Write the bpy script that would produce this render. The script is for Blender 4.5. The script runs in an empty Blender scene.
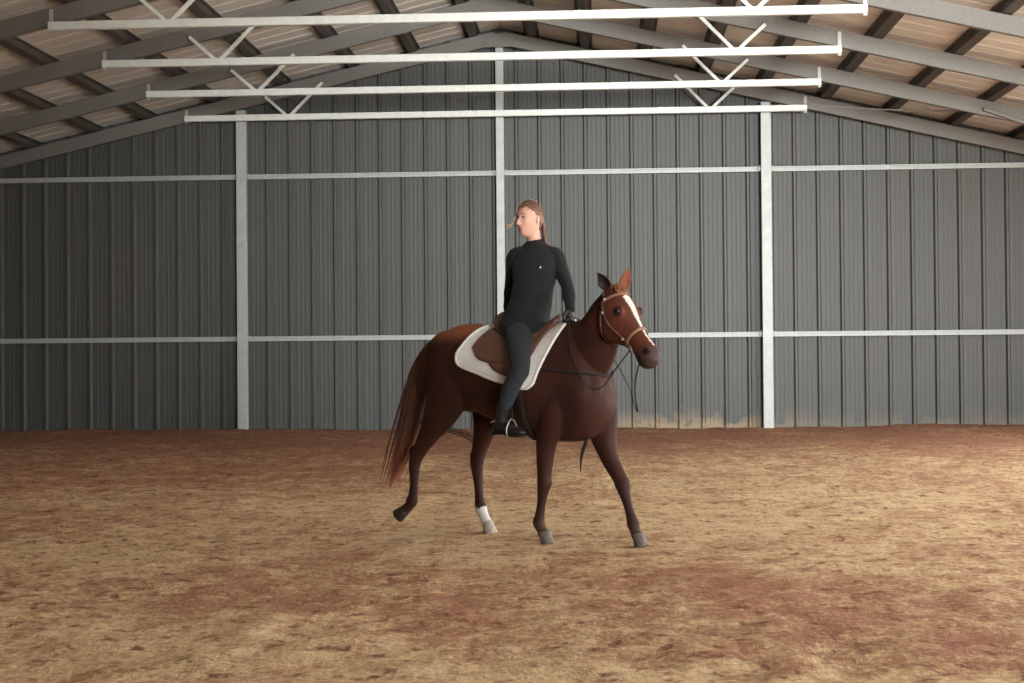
import bpy, bmesh, math, random
from mathutils import Vector, Matrix, noise
from mathutils.bvhtree import BVHTree
R = math.radians
random.seed(7)
S = bpy.context.scene
COL = S.collection

# ------------------------------------------------------------------ camera
cam = bpy.data.objects.new('camera', bpy.data.cameras.new('camera'))
COL.objects.link(cam)
cam.data.sensor_width = 36.0
cam.data.lens = 1500 / 1024 * 36
cam.location = (0, 0, 1.28)
cam.matrix_world = Matrix.Translation((0, 0, 1.28)) @ Matrix.Rotation(R(3.28), 4, 'Z') @ Matrix.Rotation(math.pi / 2 + R(0.7), 4, 'X') @ Matrix.Rotation(R(-0.48), 4, 'Z')
cam.data.clip_end = 500
S.camera = cam

# ------------------------------------------------------------------ world, sun, exposure
w = bpy.data.worlds.new('world'); S.world = w; w.use_nodes = True
wn = w.node_tree; bg = wn.nodes['Background']
bg.inputs['Color'].default_value = (0.93, 0.97, 1.0, 1)
bg.inputs['Strength'].default_value = 8.0
sun = bpy.data.objects.new('sun', bpy.data.lights.new('sun', 'SUN'))
COL.objects.link(sun)
sun.data.energy = 14.0
sun.data.angle = R(2)
sun.data.color = (1.0, 0.97, 0.90)
sun.rotation_euler = Vector((0.42, 0.10, 0.86)).to_track_quat('Z', 'Y').to_euler()
door = bpy.data.objects.new('door_daylight', bpy.data.lights.new('door_daylight', 'AREA'))   # added narrow-beam lamp in the unseen front doorway, standing in for its daylight
COL.objects.link(door)
door.data.shape = 'RECTANGLE'; door.data.size = 5.0; door.data.size_y = 3.0
door.data.energy = 410; door.data.spread = R(38); door.data.color = (0.95, 1.0, 0.99)
door.location = (6.8, -3.6, 3.0)
door.rotation_euler = (Vector((6.8, -3.6, 3.0)) - Vector((1.1, 24, 4.8))).to_track_quat('Z', 'Y').to_euler()
S.view_settings.view_transform = 'Standard'
S.view_settings.look = 'None'
S.view_settings.exposure = 0.0
S.view_settings.gamma = 1
S.view_settings.use_curve_mapping = False

# ------------------------------------------------------------------ helpers
def tag(o, label=None, cat=None, group=None, kind=None):
    if label: o['label'] = label
    if cat: o['category'] = cat
    if group: o['group'] = group
    if kind: o['kind'] = kind
    return o

def empty(name, loc=(0, 0, 0), rz=0.0, label=None, cat=None, group=None):
    o = bpy.data.objects.new(name, None); COL.objects.link(o)
    o.location = loc; o.rotation_euler = (0, 0, rz); o.empty_display_size = 0.1
    return tag(o, label, cat, group)

def link_mesh(name, me, mat=None, parent=None, smooth=False):
    o = bpy.data.objects.new(name, me); COL.objects.link(o)
    if mat: me.materials.clear(); me.materials.append(mat)
    if parent: o.parent = parent
    if smooth:
        me.polygons.foreach_set('use_smooth', [True] * len(me.polygons))
    return o

def obj(name, bm, mat, parent=None, smooth=False):
    me = bpy.data.meshes.new(name)
    bmesh.ops.recalc_face_normals(bm, faces=bm.faces)
    bm.to_mesh(me); bm.free()
    return link_mesh(name, me, mat, parent, smooth)

def box(bm, c, d, rot=None):
    m = Matrix.Translation(c)
    if rot is not None: m = m @ rot.to_4x4()
    bmesh.ops.create_cube(bm, size=1, matrix=m @ Matrix.Diagonal((d[0], d[1], d[2], 1)))

def prism(bm, prof, p0, p1, up=(0, 0, 1)):
    """extrude a closed 2-D outline (side, up) from p0 to p1"""
    p0 = Vector(p0); p1 = Vector(p1); t = (p1 - p0).normalized()
    s = t.cross(Vector(up)).normalized(); u = s.cross(t)
    a = [bm.verts.new(p0 + s * x + u * y) for x, y in prof]
    b = [bm.verts.new(p1 + s * x + u * y) for x, y in prof]
    n = len(prof)
    for i in range(n):
        bm.faces.new((a[i], a[(i + 1) % n], b[(i + 1) % n], b[i]))
    bm.faces.new(a[::-1]); bm.faces.new(b)

def c_channel(w, h, t=0.012, lip=0.03):
    # open towards +side, (side, up)
    return [(-w / 2, -h / 2), (w / 2, -h / 2), (w / 2, -h / 2 + lip), (w / 2 - t, -h / 2 + lip), (w / 2 - t, -h / 2 + t), (-w / 2 + t, -h / 2 + t),
            (-w / 2 + t, h / 2 - t), (w / 2 - t, h / 2 - t), (w / 2 - t, h / 2 - lip), (w / 2, h / 2 - lip), (w / 2, h / 2), (-w / 2, h / 2)]

def rect(w, h, c=0.006):
    a, b = w / 2, h / 2
    return [(-a + c, -b), (a - c, -b), (a, -b + c), (a, b - c), (a - c, b), (-a + c, b), (-a, b - c), (-a, -b + c)]

def cr(vals, t):
    """Catmull-Rom through tuples"""
    n = len(vals) - 1
    i = min(int(t * n), n - 1); f = t * n - i
    g = lambda k: vals[max(0, min(n, k))]
    p0, p1, p2, p3 = g(i - 1), g(i), g(i + 1), g(i + 2)
    return [0.5 * ((2 * b) + (-a + c) * f + (2 * a - 5 * b + 4 * c - d) * f * f + (-a + 3 * b - 3 * c + d) * f ** 3) for a, b, c, d in zip(p0, p1, p2, p3)]

def ring_loft(bm, rings):
    """rings: list of lists of Vectors (same length); capped"""
    vs = [[bm.verts.new(p) for p in r] for r in rings]
    n = len(vs[0])
    for a, b in zip(vs[:-1], vs[1:]):
        for i in range(n):
            bm.faces.new((a[i], a[(i + 1) % n], b[(i + 1) % n], b[i]))
    bm.faces.new(vs[0][::-1]); bm.faces.new(vs[-1])

def tube(bm, pts, side=(0, 1, 0), seg=16, sub=4, round_ends=True):
    """pts: (x, y, z, r_forward, r_side); elliptical cross-sections along a smooth path"""
    n = (len(pts) - 1) * sub
    P = [cr(pts, i / n) for i in range(n + 1)]
    rings = []; side0 = Vector(side)
    C = [Vector(p[:3]) for p in P]
    for i, p in enumerate(P):
        t = (C[min(i + 1, n)] - C[max(i - 1, 0)]).normalized()
        s = (side0 - t * side0.dot(t)).normalized(); f = t.cross(s)
        rf, rs = max(p[3], 0.0008), max(p[4], 0.0008)
        rings.append([C[i] + f * (rf * math.cos(2 * math.pi * k / seg)) + s * (rs * math.sin(2 * math.pi * k / seg)) for k in range(seg)])
    if round_ends:
        def cap(i, sgn):
            t = (C[min(i + 1, n)] - C[max(i - 1, 0)]).normalized() * sgn
            r = min(P[i][3], P[i][4]); out = []
            for a in (0.45, 0.75, 0.95):
                q = math.sqrt(1 - a * a)
                out.append([C[i] + (v - C[i]) * q + t * (r * a) for v in rings[i]])
            return out
        rings = cap(0, -1)[::-1] + rings + cap(n, 1)
    ring_loft(bm, rings)

def ell(bm, c, r, rot=None, u=20, v=14):
    m = Matrix.Translation(c)
    if rot is not None: m = m @ rot.to_4x4()
    bmesh.ops.create_uvsphere(bm, u_segments=u, v_segments=v, radius=1, matrix=m @ Matrix.Diagonal((r[0], r[1], r[2], 1)))

def fuse(bm, voxel, smooth=4, fac=0.5):
    """union of overlapping closed shapes as one continuous surface"""
    me = bpy.data.meshes.new('tmp'); bmesh.ops.recalc_face_normals(bm, faces=bm.faces)
    bm.to_mesh(me); bm.free()
    o = bpy.data.objects.new('tmp', me); COL.objects.link(o)
    m = o.modifiers.new('r', 'REMESH'); m.mode = 'VOXEL'; m.voxel_size = voxel; m.adaptivity = 0
    m = o.modifiers.new('s', 'SMOOTH'); m.factor = fac; m.iterations = smooth
    dg = bpy.context.evaluated_depsgraph_get(); dg.update()
    out = bpy.data.meshes.new_from_object(o.evaluated_get(dg))
    bpy.data.objects.remove(o); bpy.data.meshes.remove(me)
    out.polygons.foreach_set('use_smooth', [True] * len(out.polygons))
    return out

def paint(me, fn, name='tint'):
    at = me.color_attributes.new(name, 'FLOAT_COLOR', 'POINT')
    buf = []
    for v in me.vertices:
        c = fn(v.co, v.normal); buf.extend((c[0], c[1], c[2], 1))
    at.data.foreach_set('color', buf)

def lin(r, g, b):
    f = lambda c: (c / 255 / 12.92) if c / 255 <= 0.04045 else ((c / 255 + 0.055) / 1.055) ** 2.4
    return (f(r), f(g), f(b))

def mixc(a, b, t):
    t = max(0, min(1, t)); return tuple(x + (y - x) * t for x, y in zip(a, b))

def sstep(a, b, x):
    t = max(0.0, min(1.0, (x - a) / (b - a))); return t * t * (3 - 2 * t)

def mat(name, col=None, rough=0.6, metal=0.0, attr=None, var=0.0, vscale=20, bump=0.0, bscale=40, stretch=None, spec=0.5, sheen=0.0, coat=0.0):
    m = bpy.data.materials.new(name); m.use_nodes = True
    nt = m.node_tree; b = nt.nodes['Principled BSDF']
    b.inputs['Roughness'].default_value = rough; b.inputs['Metallic'].default_value = metal
    b.inputs['Specular IOR Level'].default_value = spec
    if sheen: b.inputs['Sheen Weight'].default_value = sheen
    if coat: b.inputs['Coat Weight'].default_value = coat
    tc = nt.nodes.new('ShaderNodeTexCoord'); mp = nt.nodes.new('ShaderNodeMapping')
    nt.links.new(tc.outputs['Object'], mp.inputs[0])
    if stretch: mp.inputs['Scale'].default_value = stretch
    if attr:
        a = nt.nodes.new('ShaderNodeAttribute'); a.attribute_name = attr; src = a.outputs['Color']
    else:
        c = nt.nodes.new('ShaderNodeRGB'); c.outputs[0].default_value = (*col, 1); src = c.outputs[0]
    if var:
        nz = nt.nodes.new('ShaderNodeTexNoise'); nz.inputs['Scale'].default_value = vscale; nz.inputs['Detail'].default_value = 5
        nt.links.new(mp.outputs[0], nz.inputs['Vector'])
        mr = nt.nodes.new('ShaderNodeMapRange'); mr.inputs[3].default_value = 1 - var; mr.inputs[4].default_value = 1 + var
        mr.inputs[1].default_value = 0.25; mr.inputs[2].default_value = 0.75
        nt.links.new(nz.outputs[0], mr.inputs[0])
        mx = nt.nodes.new('ShaderNodeVectorMath'); mx.operation = 'SCALE'
        nt.links.new(src, mx.inputs[0]); nt.links.new(mr.outputs[0], mx.inputs['Scale']); src = mx.outputs[0]
    nt.links.new(src, b.inputs['Base Color'])
    if bump:
        nb = nt.nodes.new('ShaderNodeTexNoise'); nb.inputs['Scale'].default_value = bscale; nb.inputs['Detail'].default_value = 4
        nt.links.new(mp.outputs[0], nb.inputs['Vector'])
        bp = nt.nodes.new('ShaderNodeBump'); bp.inputs['Strength'].default_value = bump; bp.inputs['Distance'].default_value = 0.01
        nt.links.new(nb.outputs[0], bp.inputs['Height']); nt.links.new(bp.outputs[0], b.inputs['Normal'])
    return m

M = {}
M['steel'] = mat('galvanised steel', (0.46, 0.47, 0.45), 0.5, 0.1, var=0.10, vscale=9, bump=0.05)
M['chord'] = mat('steel toned as lit', (0.74, 0.75, 0.72), 0.5, 0.05, var=0.08, vscale=9)  # chords paler than the posts: light falling on them put into the colour
M['rafter'] = mat('dull galvanised steel', (0.18, 0.168, 0.155), 0.65, 0.1, var=0.12, vscale=22)
M['purlin'] = mat('dark purlin steel', (0.085, 0.070, 0.062), 0.6, 0.1, var=0.2)
M['white'] = mat('white cotton', (0.80, 0.77, 0.72), 0.9, var=0.06, vscale=25, bump=0.5, bscale=160)
M['leather'] = mat('brown leather', (0.125, 0.058, 0.042), 0.5, var=0.25, vscale=18, bump=0.1)
M['tan'] = mat('tan leather', (0.27, 0.125, 0.07), 0.5, var=0.25, vscale=60)
M['dark_leather'] = mat('dark leather', (0.022, 0.015, 0.013), 0.8, var=0.2, spec=0.2)
M['metal'] = mat('bright steel', (0.45, 0.43, 0.40), 0.35, 0.7)
M['sweater'] = mat('charcoal knit', (0.0105, 0.0118, 0.0124), 0.95, var=0.12, vscale=40, bump=0.25, bscale=220, spec=0.25, sheen=0.05)
M['breeches'] = mat('navy breeches cloth', (0.020, 0.0245, 0.030), 0.85, var=0.12, vscale=30, bump=0.15, bscale=160, spec=0.3, sheen=0.05)
M['boot'] = mat('black boot leather', (0.014, 0.012, 0.011), 0.4)
M['skin'] = mat('skin', None, 0.55, attr='tint', spec=0.35)
M['coat'] = mat('chestnut coat', None, 0.6, attr='tint', var=0.13, vscale=7, bump=0.08, bscale=120, spec=0.15)
M['hair_r'] = mat('auburn hair', (0.15, 0.072, 0.045), 0.5, var=0.35, vscale=60, stretch=(1, 1, 0.15))
M['blond'] = mat('blond hair ends', (0.50, 0.34, 0.2), 0.5)
M['mane'] = mat('chestnut horse hair', (0.30, 0.115, 0.055), 0.55, var=0.35, vscale=30)
M['tail'] = mat('chestnut tail hair', None, 0.55, attr='tint', var=0.3, vscale=30, stretch=(1, 1, .2))
M['hoof'] = mat('grey hoof horn', (0.13, 0.105, 0.092), 0.7, var=0.3, vscale=30)
M['hoof_dark'] = mat('dark hoof horn', (0.035, 0.027, 0.024), 0.55, var=0.3, vscale=30)
M['eye'] = mat('dark eye', (0.008, 0.006, 0.005), 0.3)
M['hoof_pale'] = mat('pale hoof horn', (0.40, 0.33, 0.27), 0.7, var=0.35, vscale=40)
M['eye_white'] = mat('eye white', (0.36, 0.30, 0.28), 0.3)

# ------------------------------------------------------------------ the setting: floor
XL, XR, YW = -13.6, 10.2, 27.1
RX = -1.73                                    # ridge line
def gz(x, y):
    n = noise.noise(Vector((x * 0.9, y * 0.9, 3.0))) * 0.018 + noise.noise(Vector((x * 3.3, y * 3.3, 7.0))) * 0.016
    n += abs(noise.noise(Vector((x * 6.5, y * 6.5, 1.0)))) * 0.022 - 0.008
    d = math.hypot(x + 0.4, (y - 10.9)) ; n = n * (0.35 + 0.65 * sstep(0.6, 3, d))
    # loose dirt thrown up against the end wall
    b = sstep(24.2, 27.0, y)
    n += b * (0.035 + 0.055 * sstep(3, 6.5, x) * (1 - sstep(7, 9, x)) * .6 + 0.03 * noise.noise(Vector((x * 0.8, 5, 0))) + 0.03 * sstep(-3, -8, x))
    return n
def soil(x, y):
    def g(cx, cy, rx, ry): return math.exp(-((x - cx) / rx) ** 2 - ((y - cy) / ry) ** 2)
    v = 0.30
    v += 0.48 * sstep(17.5, 23.5, y + 1.6 * noise.noise(Vector((x * .5, y * .3, 9))))
    v += 0.30 * g(-1.1, 8.1, 1.3, 1.0) + 0.30 * g(1.7, 7.4, 1.5, 1.2) + .20 * g(0.2, 8.7, 1.0, .5) + 0.35 * g(-4.8, 17.5, 3.2, 2.6) + .2 * g(4, 12.6, 2, .7)
    v -= 0.28 * g(-1.8, 6.7, .9, .9) + 0.25 * g(0.0, 5.9, 1.2, .7) + 0.22 * g(-1.9, 12.0, 1.6, 1.7) + .22 * g(1.8, 13.5, 2.5, 1.6) + .1 * g(1.2, 10, 1.4, .8)
    v += 0.24 * noise.noise(Vector((x * .75, y * .55, 0))) + 0.30 * noise.noise(Vector((x * 2.1, y * 1.6, 4))) + 0.40 * noise.noise(Vector((x * 6, y * 5, 8)))
    return max(0, min(1, v))
def make_floor():
    xs = [XL - .4] + [XL + i * (XR - XL) / 420 for i in range(421)] + [XR + .3]
    ys = [-4.3, -2, 2] + [4 + (27.35 - 4) * (i / 420) for i in range(421)] + [27.8]
    me = bpy.data.meshes.new('floor'); V = []; sv = []
    for y in ys:
        for x in xs:
            inside = XL <= x <= XR and 4 <= y <= 27.36
            V.append((x, y, gz(x, y) if inside else 0.0)); sv.append(soil(x, y))
    nx = len(xs)
    F = [(j * nx + i, j * nx + i + 1, (j + 1) * nx + i + 1, (j + 1) * nx + i) for j in range(len(ys) - 1) for i in range(nx - 1)]
    me.from_pydata(V, [], F)
    at = me.attributes.new('soil', 'FLOAT', 'POINT'); at.data.foreach_set('value', sv)
    m = bpy.data.materials.new('arena dirt'); m.use_nodes = True; nt = m.node_tree; b = nt.nodes['Principled BSDF']
    b.inputs['Roughness'].default_value = 0.95; b.inputs['Specular IOR Level'].default_value = 0.1
    N = nt.nodes.new; Lk = nt.links.new
    tc = N('ShaderNodeTexCoord'); mp = N('ShaderNodeMapping'); Lk(tc.outputs['Object'], mp.inputs[0]); mp.inputs['Scale'].default_value = (1, .75, 1)
    a = N('ShaderNodeAttribute'); a.attribute_name = 'soil'
    n1 = N('ShaderNodeTexNoise'); n1.inputs['Scale'].default_value = 18; n1.inputs['Detail'].default_value = 9; n1.inputs['Roughness'].default_value = .72; Lk(mp.outputs[0], n1.inputs['Vector'])
    mr = N('ShaderNodeMapRange'); mr.inputs[1].default_value = .28; mr.inputs[2].default_value = .72; mr.inputs[3].default_value = -.55; mr.inputs[4].default_value = .55; Lk(n1.outputs[0], mr.inputs[0])
    ad = N('ShaderNodeMath'); ad.operation = 'ADD'; Lk(a.outputs['Fac'], ad.inputs[0]); Lk(mr.outputs[0], ad.inputs[1])
    ra = N('ShaderNodeValToRGB'); e = ra.color_ramp.elements
    e[0].position = 0.0; e[0].color = (*lin(230, 203, 160), 1)
    e[1].position = 1.0; e[1].color = (*lin(174, 123, 102), 1)
    for pos, c in ((0.3, (208, 174, 136)), (0.62, (180, 136, 106))):
        k = e.new(pos); k.color = (*lin(*c), 1)
    Lk(ad.outputs[0], ra.inputs[0])
    n2 = N('ShaderNodeTexNoise'); n2.inputs['Scale'].default_value = 38; n2.inputs['Detail'].default_value = 6; n2.inputs['Roughness'].default_value = .7; Lk(mp.outputs[0], n2.inputs['Vector'])
    r2 = N('ShaderNodeMapRange'); r2.inputs[1].default_value = .3; r2.inputs[2].default_value = .6; r2.inputs[3].default_value = .62; r2.inputs[4].default_value = 1.06; Lk(n2.outputs[0], r2.inputs[0])
    sc = N('ShaderNodeVectorMath'); sc.operation = 'SCALE'; Lk(ra.outputs[0], sc.inputs[0]); Lk(r2.outputs[0], sc.inputs['Scale'])
    n3 = N('ShaderNodeTexNoise'); n3.inputs['Scale'].default_value = 8.5; n3.inputs['Detail'].default_value = 5; n3.inputs['Roughness'].default_value = .62; n3.inputs['Distortion'].default_value = .4; Lk(mp.outputs[0], n3.inputs['Vector'])
    r3 = N('ShaderNodeMapRange'); r3.inputs[1].default_value = .55; r3.inputs[2].default_value = .66; r3.inputs[3].default_value = 0; r3.inputs[4].default_value = .9; Lk(n3.outputs[0], r3.inputs[0])
    mz = N('ShaderNodeMix'); mz.data_type = 'RGBA'; mz.inputs[7].default_value = (*lin(126, 82, 66), 1); Lk(r3.outputs[0], mz.inputs[0]); Lk(sc.outputs[0], mz.inputs[6])
    Lk(mz.outputs[2], b.inputs['Base Color'])
    bp = N('ShaderNodeBump'); bp.inputs['Strength'].default_value = .7; bp.inputs['Distance'].default_value = .02
    Lk(n2.outputs[0], bp.inputs['Height']); Lk(bp.outputs[0], b.inputs['Normal'])
    o = link_mesh('floor', me, m, smooth=True); tag(o, kind='structure')
make_floor()
def make_ground():
    m = mat('pale gravel', (0.36, 0.35, 0.31), 0.9, var=.15, vscale=3)
    bm = bmesh.new(); a, b, c, d = XL - .4, XR + .3, -4.3, 27.8
    for q in (((-80, -60), (80, -60), (80, c), (-80, c)), ((-80, d), (80, d), (80, 90), (-80, 90)), ((-80, c), (a, c), (a, d), (-80, d)), ((b, c), (80, c), (80, d), (b, d))):
        bm.faces.new([bm.verts.new((x, y, -.005)) for x, y in q])
    tag(obj('ground', bm, m), kind='structure')
make_ground()

# ------------------------------------------------------------------ walls and roof
def wall_mat():
    m = bpy.data.materials.new('grey wall sheeting'); m.use_nodes = True; nt = m.node_tree; b = nt.nodes['Principled BSDF']
    b.inputs['Roughness'].default_value = .55; b.inputs['Metallic'].default_value = .0
    N = nt.nodes.new; Lk = nt.links.new
    tc = N('ShaderNodeTexCoord'); sp = N('ShaderNodeSeparateXYZ'); Lk(tc.outputs['Object'], sp.inputs[0])
    n1 = N('ShaderNodeTexNoise'); n1.inputs['Scale'].default_value = 1.1; n1.inputs['Detail'].default_value = 6
    mp = N('ShaderNodeMapping'); mp.inputs['Scale'].default_value = (2.5, 1, .25); Lk(tc.outputs['Object'], mp.inputs[0]); Lk(mp.outputs[0], n1.inputs['Vector'])
    r1 = N('ShaderNodeMapRange'); r1.inputs[1].default_value = .3; r1.inputs[2].default_value = .7; Lk(n1.outputs[0], r1.inputs[0])
    c1 = N('ShaderNodeMix'); c1.data_type = 'RGBA'; c1.inputs[6].default_value = (.075, .078, .075, 1); c1.inputs[7].default_value = (.083, .079, .073, 1); Lk(r1.outputs[0], c1.inputs[0])
    # splashed mud along the foot of the wall
    n2 = N('ShaderNodeTexNoise'); n2.inputs['Scale'].default_value = 1.7; n2.inputs['Detail'].default_value = 8; n2.inputs['Roughness'].default_value = .7; Lk(tc.outputs['Object'], n2.inputs['Vector'])
    r2 = N('ShaderNodeMapRange'); r2.inputs[1].default_value = .38; r2.inputs[2].default_value = .72; r2.inputs[3].default_value = .02; r2.inputs[4].default_value = .8; Lk(n2.outputs[0], r2.inputs[0])
    h = N('ShaderNodeMath'); h.operation = 'DIVIDE'; Lk(sp.outputs[2], h.inputs[0]); Lk(r2.outputs[0], h.inputs[1])
    r3 = N('ShaderNodeMapRange'); r3.inputs[1].default_value = .25; r3.inputs[2].default_value = 1.1; r3.inputs[3].default_value = .6; r3.inputs[4].default_value = 0; Lk(h.outputs[0], r3.inputs[0])
    rz = N('ShaderNodeMapRange'); rz.inputs[1].default_value = .10; rz.inputs[2].default_value = .50; rz.inputs[3].default_value = 1; rz.inputs[4].default_value = 0; Lk(sp.outputs[2], rz.inputs[0])
    mz = N('ShaderNodeMath'); mz.operation = 'MULTIPLY'; Lk(r3.outputs[0], mz.inputs[0]); Lk(rz.outputs[0], mz.inputs[1]); r3 = mz
    xr = N('ShaderNodeMapRange'); xr.inputs[1].default_value = -.4; xr.inputs[2].default_value = .8; Lk(sp.outputs[0], xr.inputs[0])
    x2 = N('ShaderNodeMapRange'); x2.inputs[1].default_value = 2.2; x2.inputs[2].default_value = 3.8; x2.inputs[3].default_value = 1; x2.inputs[4].default_value = .3; Lk(sp.outputs[0], x2.inputs[0])
    m0 = N('ShaderNodeMath'); m0.operation = 'MULTIPLY'; Lk(xr.outputs[0], m0.inputs[0]); Lk(x2.outputs[0], m0.inputs[1])
    mu = N('ShaderNodeMath'); mu.operation = 'MULTIPLY'; Lk(r3.outputs[0], mu.inputs[0]); Lk(m0.outputs[0], mu.inputs[1])
    c2 = N('ShaderNodeMix'); c2.data_type = 'RGBA'; c2.inputs[7].default_value = (*lin(176, 150, 112), 1); Lk(mu.outputs[0], c2.inputs[0]); Lk(c1.outputs[2], c2.inputs[6])
    Lk(c2.outputs[2], b.inputs['Base Color'])
    return m
M['wall'] = wall_mat()

RIBS = []
x = -10.985 - 6 * .415
while x < XR: RIBS.append(x); x += .415
def wall_profile():
    P = [(XL, 0)]
    for r in RIBS:
        if r < XL + .1 or r > XR - .1: continue
        P += [(r - .045, 0), (r - .018, -.045), (r + .018, -.045), (r + .045, 0)]
        for q in (.13, .21, .29):
            P += [(r + q - .018, 0), (r + q, -.0035), (r + q + .018, 0)]
    P.append((XR, 0)); return P
def ridge(x): return 7.345 - .23 * abs(x - RX)
def make_end_wall():
    bm = bmesh.new(); P = wall_profile()
    if True:
        ex = []
        for i, (a, b) in enumerate(zip(P[:-1], P[1:])):
            ex.append(a)
            if a[0] < RX < b[0]: ex.append((RX, 0))
        ex.append(P[-1]); P = ex
    lo = [bm.verts.new((x, YW + y, -.12)) for x, y in P]
    hi = [bm.verts.new((x, YW + y, ridge(x))) for x, y in P]
    lo2 = [bm.verts.new((x, YW + .02, -.12)) for x, y in P]
    hi2 = [bm.verts.new((x, YW + .02, ridge(x))) for x, y in P]
    for i in range(len(P) - 1):
        bm.faces.new((lo[i], lo[i + 1], hi[i + 1], hi[i])); bm.faces.new((lo2[i], lo2[i + 1], hi2[i + 1], hi2[i]))
        bm.faces.new((hi[i], hi[i + 1], hi2[i + 1], hi2[i]))
    bmesh.ops.recalc_face_normals(bm, faces=bm.faces)
    o = obj('wall_back', bm, M['wall']); tag(o, kind='structure')
make_end_wall()

def make_side_wall(name, X, y0, y1, z0=-.1, z1=None):
    bm = bmesh.new(); s = 1 if X < 0 else -1; y = y0; P = [(y0, 0)]
    while y + .415 < y1:
        y += .415; P += [(y - .045, 0), (y - .018, .03 * s), (y + .018, .03 * s), (y + .045, 0)]
    P.append((y1, 0)); zt = (ridge(X) if z1 is None else z1)
    for off in (0, -.02 * s):
        lo = [bm.verts.new((X + q * (off == 0) + off, yy, z0)) for yy, q in P]; hi = [bm.verts.new((X + q * (off == 0) + off, yy, zt)) for yy, q in P]
        for i in range(len(P) - 1): bm.faces.new((lo[i], lo[i + 1], hi[i + 1], hi[i]))
    o = obj(name, bm, M['wall']); tag(o, kind='structure')
make_side_wall('wall_left', XL, -4, YW)
make_side_wall('wall_right', XR, 23.4, YW)
def make_front_wall():
    y = -4.0; D0, D1, DT = 3.6, 9.2, 4.8
    for nm, a, b, z0 in (('wall_front', XL, D0, -.1), ('wall_front', D1, XR, -.1), ('wall_front', D0, D1, DT)):
        bm = bmesh.new(); xs = sorted([a, b] + ([RX] if a < RX < b else []))
        for k in range(len(xs) - 1):
            q = [bm.verts.new(p) for p in ((xs[k], y, z0), (xs[k + 1], y, z0), (xs[k + 1], y, ridge(xs[k + 1])), (xs[k], y, ridge(xs[k])))]
            f = bm.faces.new(q)
        bmesh.ops.solidify(bm, geom=bm.faces[:], thickness=.04)
        tag(obj(nm, bm, M['wall']), kind='structure')
make_front_wall()

def make_roof():
    m = mat('roof sheeting underside', (0.69, 0.64, 0.59), 0.6, var=.12, vscale=1.6)
    bm = bmesh.new()
    for X0, X1 in ((XL - .3, RX), (RX, XR + .3)):
        P = []; y = -4.2
        while y < YW + .3:
            P += [(y, 0), (y + .34, 0), (y + .355, .012), (y + .385, .012)]; y += .40
        for off in (.0, .03):
            a = [bm.verts.new((X0, yy, 7.30 - .23 * abs(X0 - RX) + q + off)) for yy, q in P]
            b = [bm.verts.new((X1, yy, 7.30 - .23 * abs(X1 - RX) + q + off)) for yy, q in P]
            for i in range(len(P) - 1): bm.faces.new((a[i], a[i + 1], b[i + 1], b[i]))
    o = obj('ceiling', bm, m); tag(o, kind='structure')
make_roof()

# ------------------------------------------------------------------ frame: posts, girts, trusses, purlins
POSTS = ((-6.45, 5.86, .18, 'tall grey steel post nearest the left edge of the end wall'),
         (RX, 6.95, .145, 'tall slim steel post under the ridge, behind the rider'),
         (3.02, 5.84, .18, 'tall grey steel post right of the horse against the end wall'))
for X, top, wd, lab in POSTS:
    t = empty('steel_post', (X, 26.95, 0), 0, lab, 'post', 'posts of the end wall')
    bm = bmesh.new(); prism(bm, rect(wd, .12), (0, 0, -.05), (0, 0, top), up=(0, 1, 0)); obj('column', bm, M['steel'], t)
    for z in (4.65, 1.70):
        for s in (-1, 1):
            bm = bmesh.new(); box(bm, (s * (wd / 2 + .022), .02, z + .005), (.044, .04, .10)); 
            for q in (-.03, .03): ell(bm, (s * (wd / 2 + .022), -.003, z + q), (.012, .008, .012), u=8, v=6)
            obj('clip', bm, M['steel'], t)
xs = [XL + .05, -6.45, RX, 3.02, XR - .05]; hw = [0, .09, .0725, .09, 0]
bay = ['bay left of the leftmost post', 'bay between the left post and the ridge post', 'bay between the ridge post and the right post', 'bay right of the rightmost post']
for z, lvl in ((4.65, 'upper'), (1.70, 'lower')):
    for i in range(4):
        a, b = xs[i] + hw[i] + .0, xs[i + 1] - hw[i + 1]
        bm = bmesh.new(); prism(bm, c_channel(.09, .085, .008, .02), (0, 0, 0), (b - a, 0, 0))
        o = obj('wall_girt', bm, M['steel']); o.location = (a, 26.995, z)
        tag(o, '%s steel girt in the %s' % (lvl, bay[i]), 'girt', 'girts of the end wall')

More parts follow.
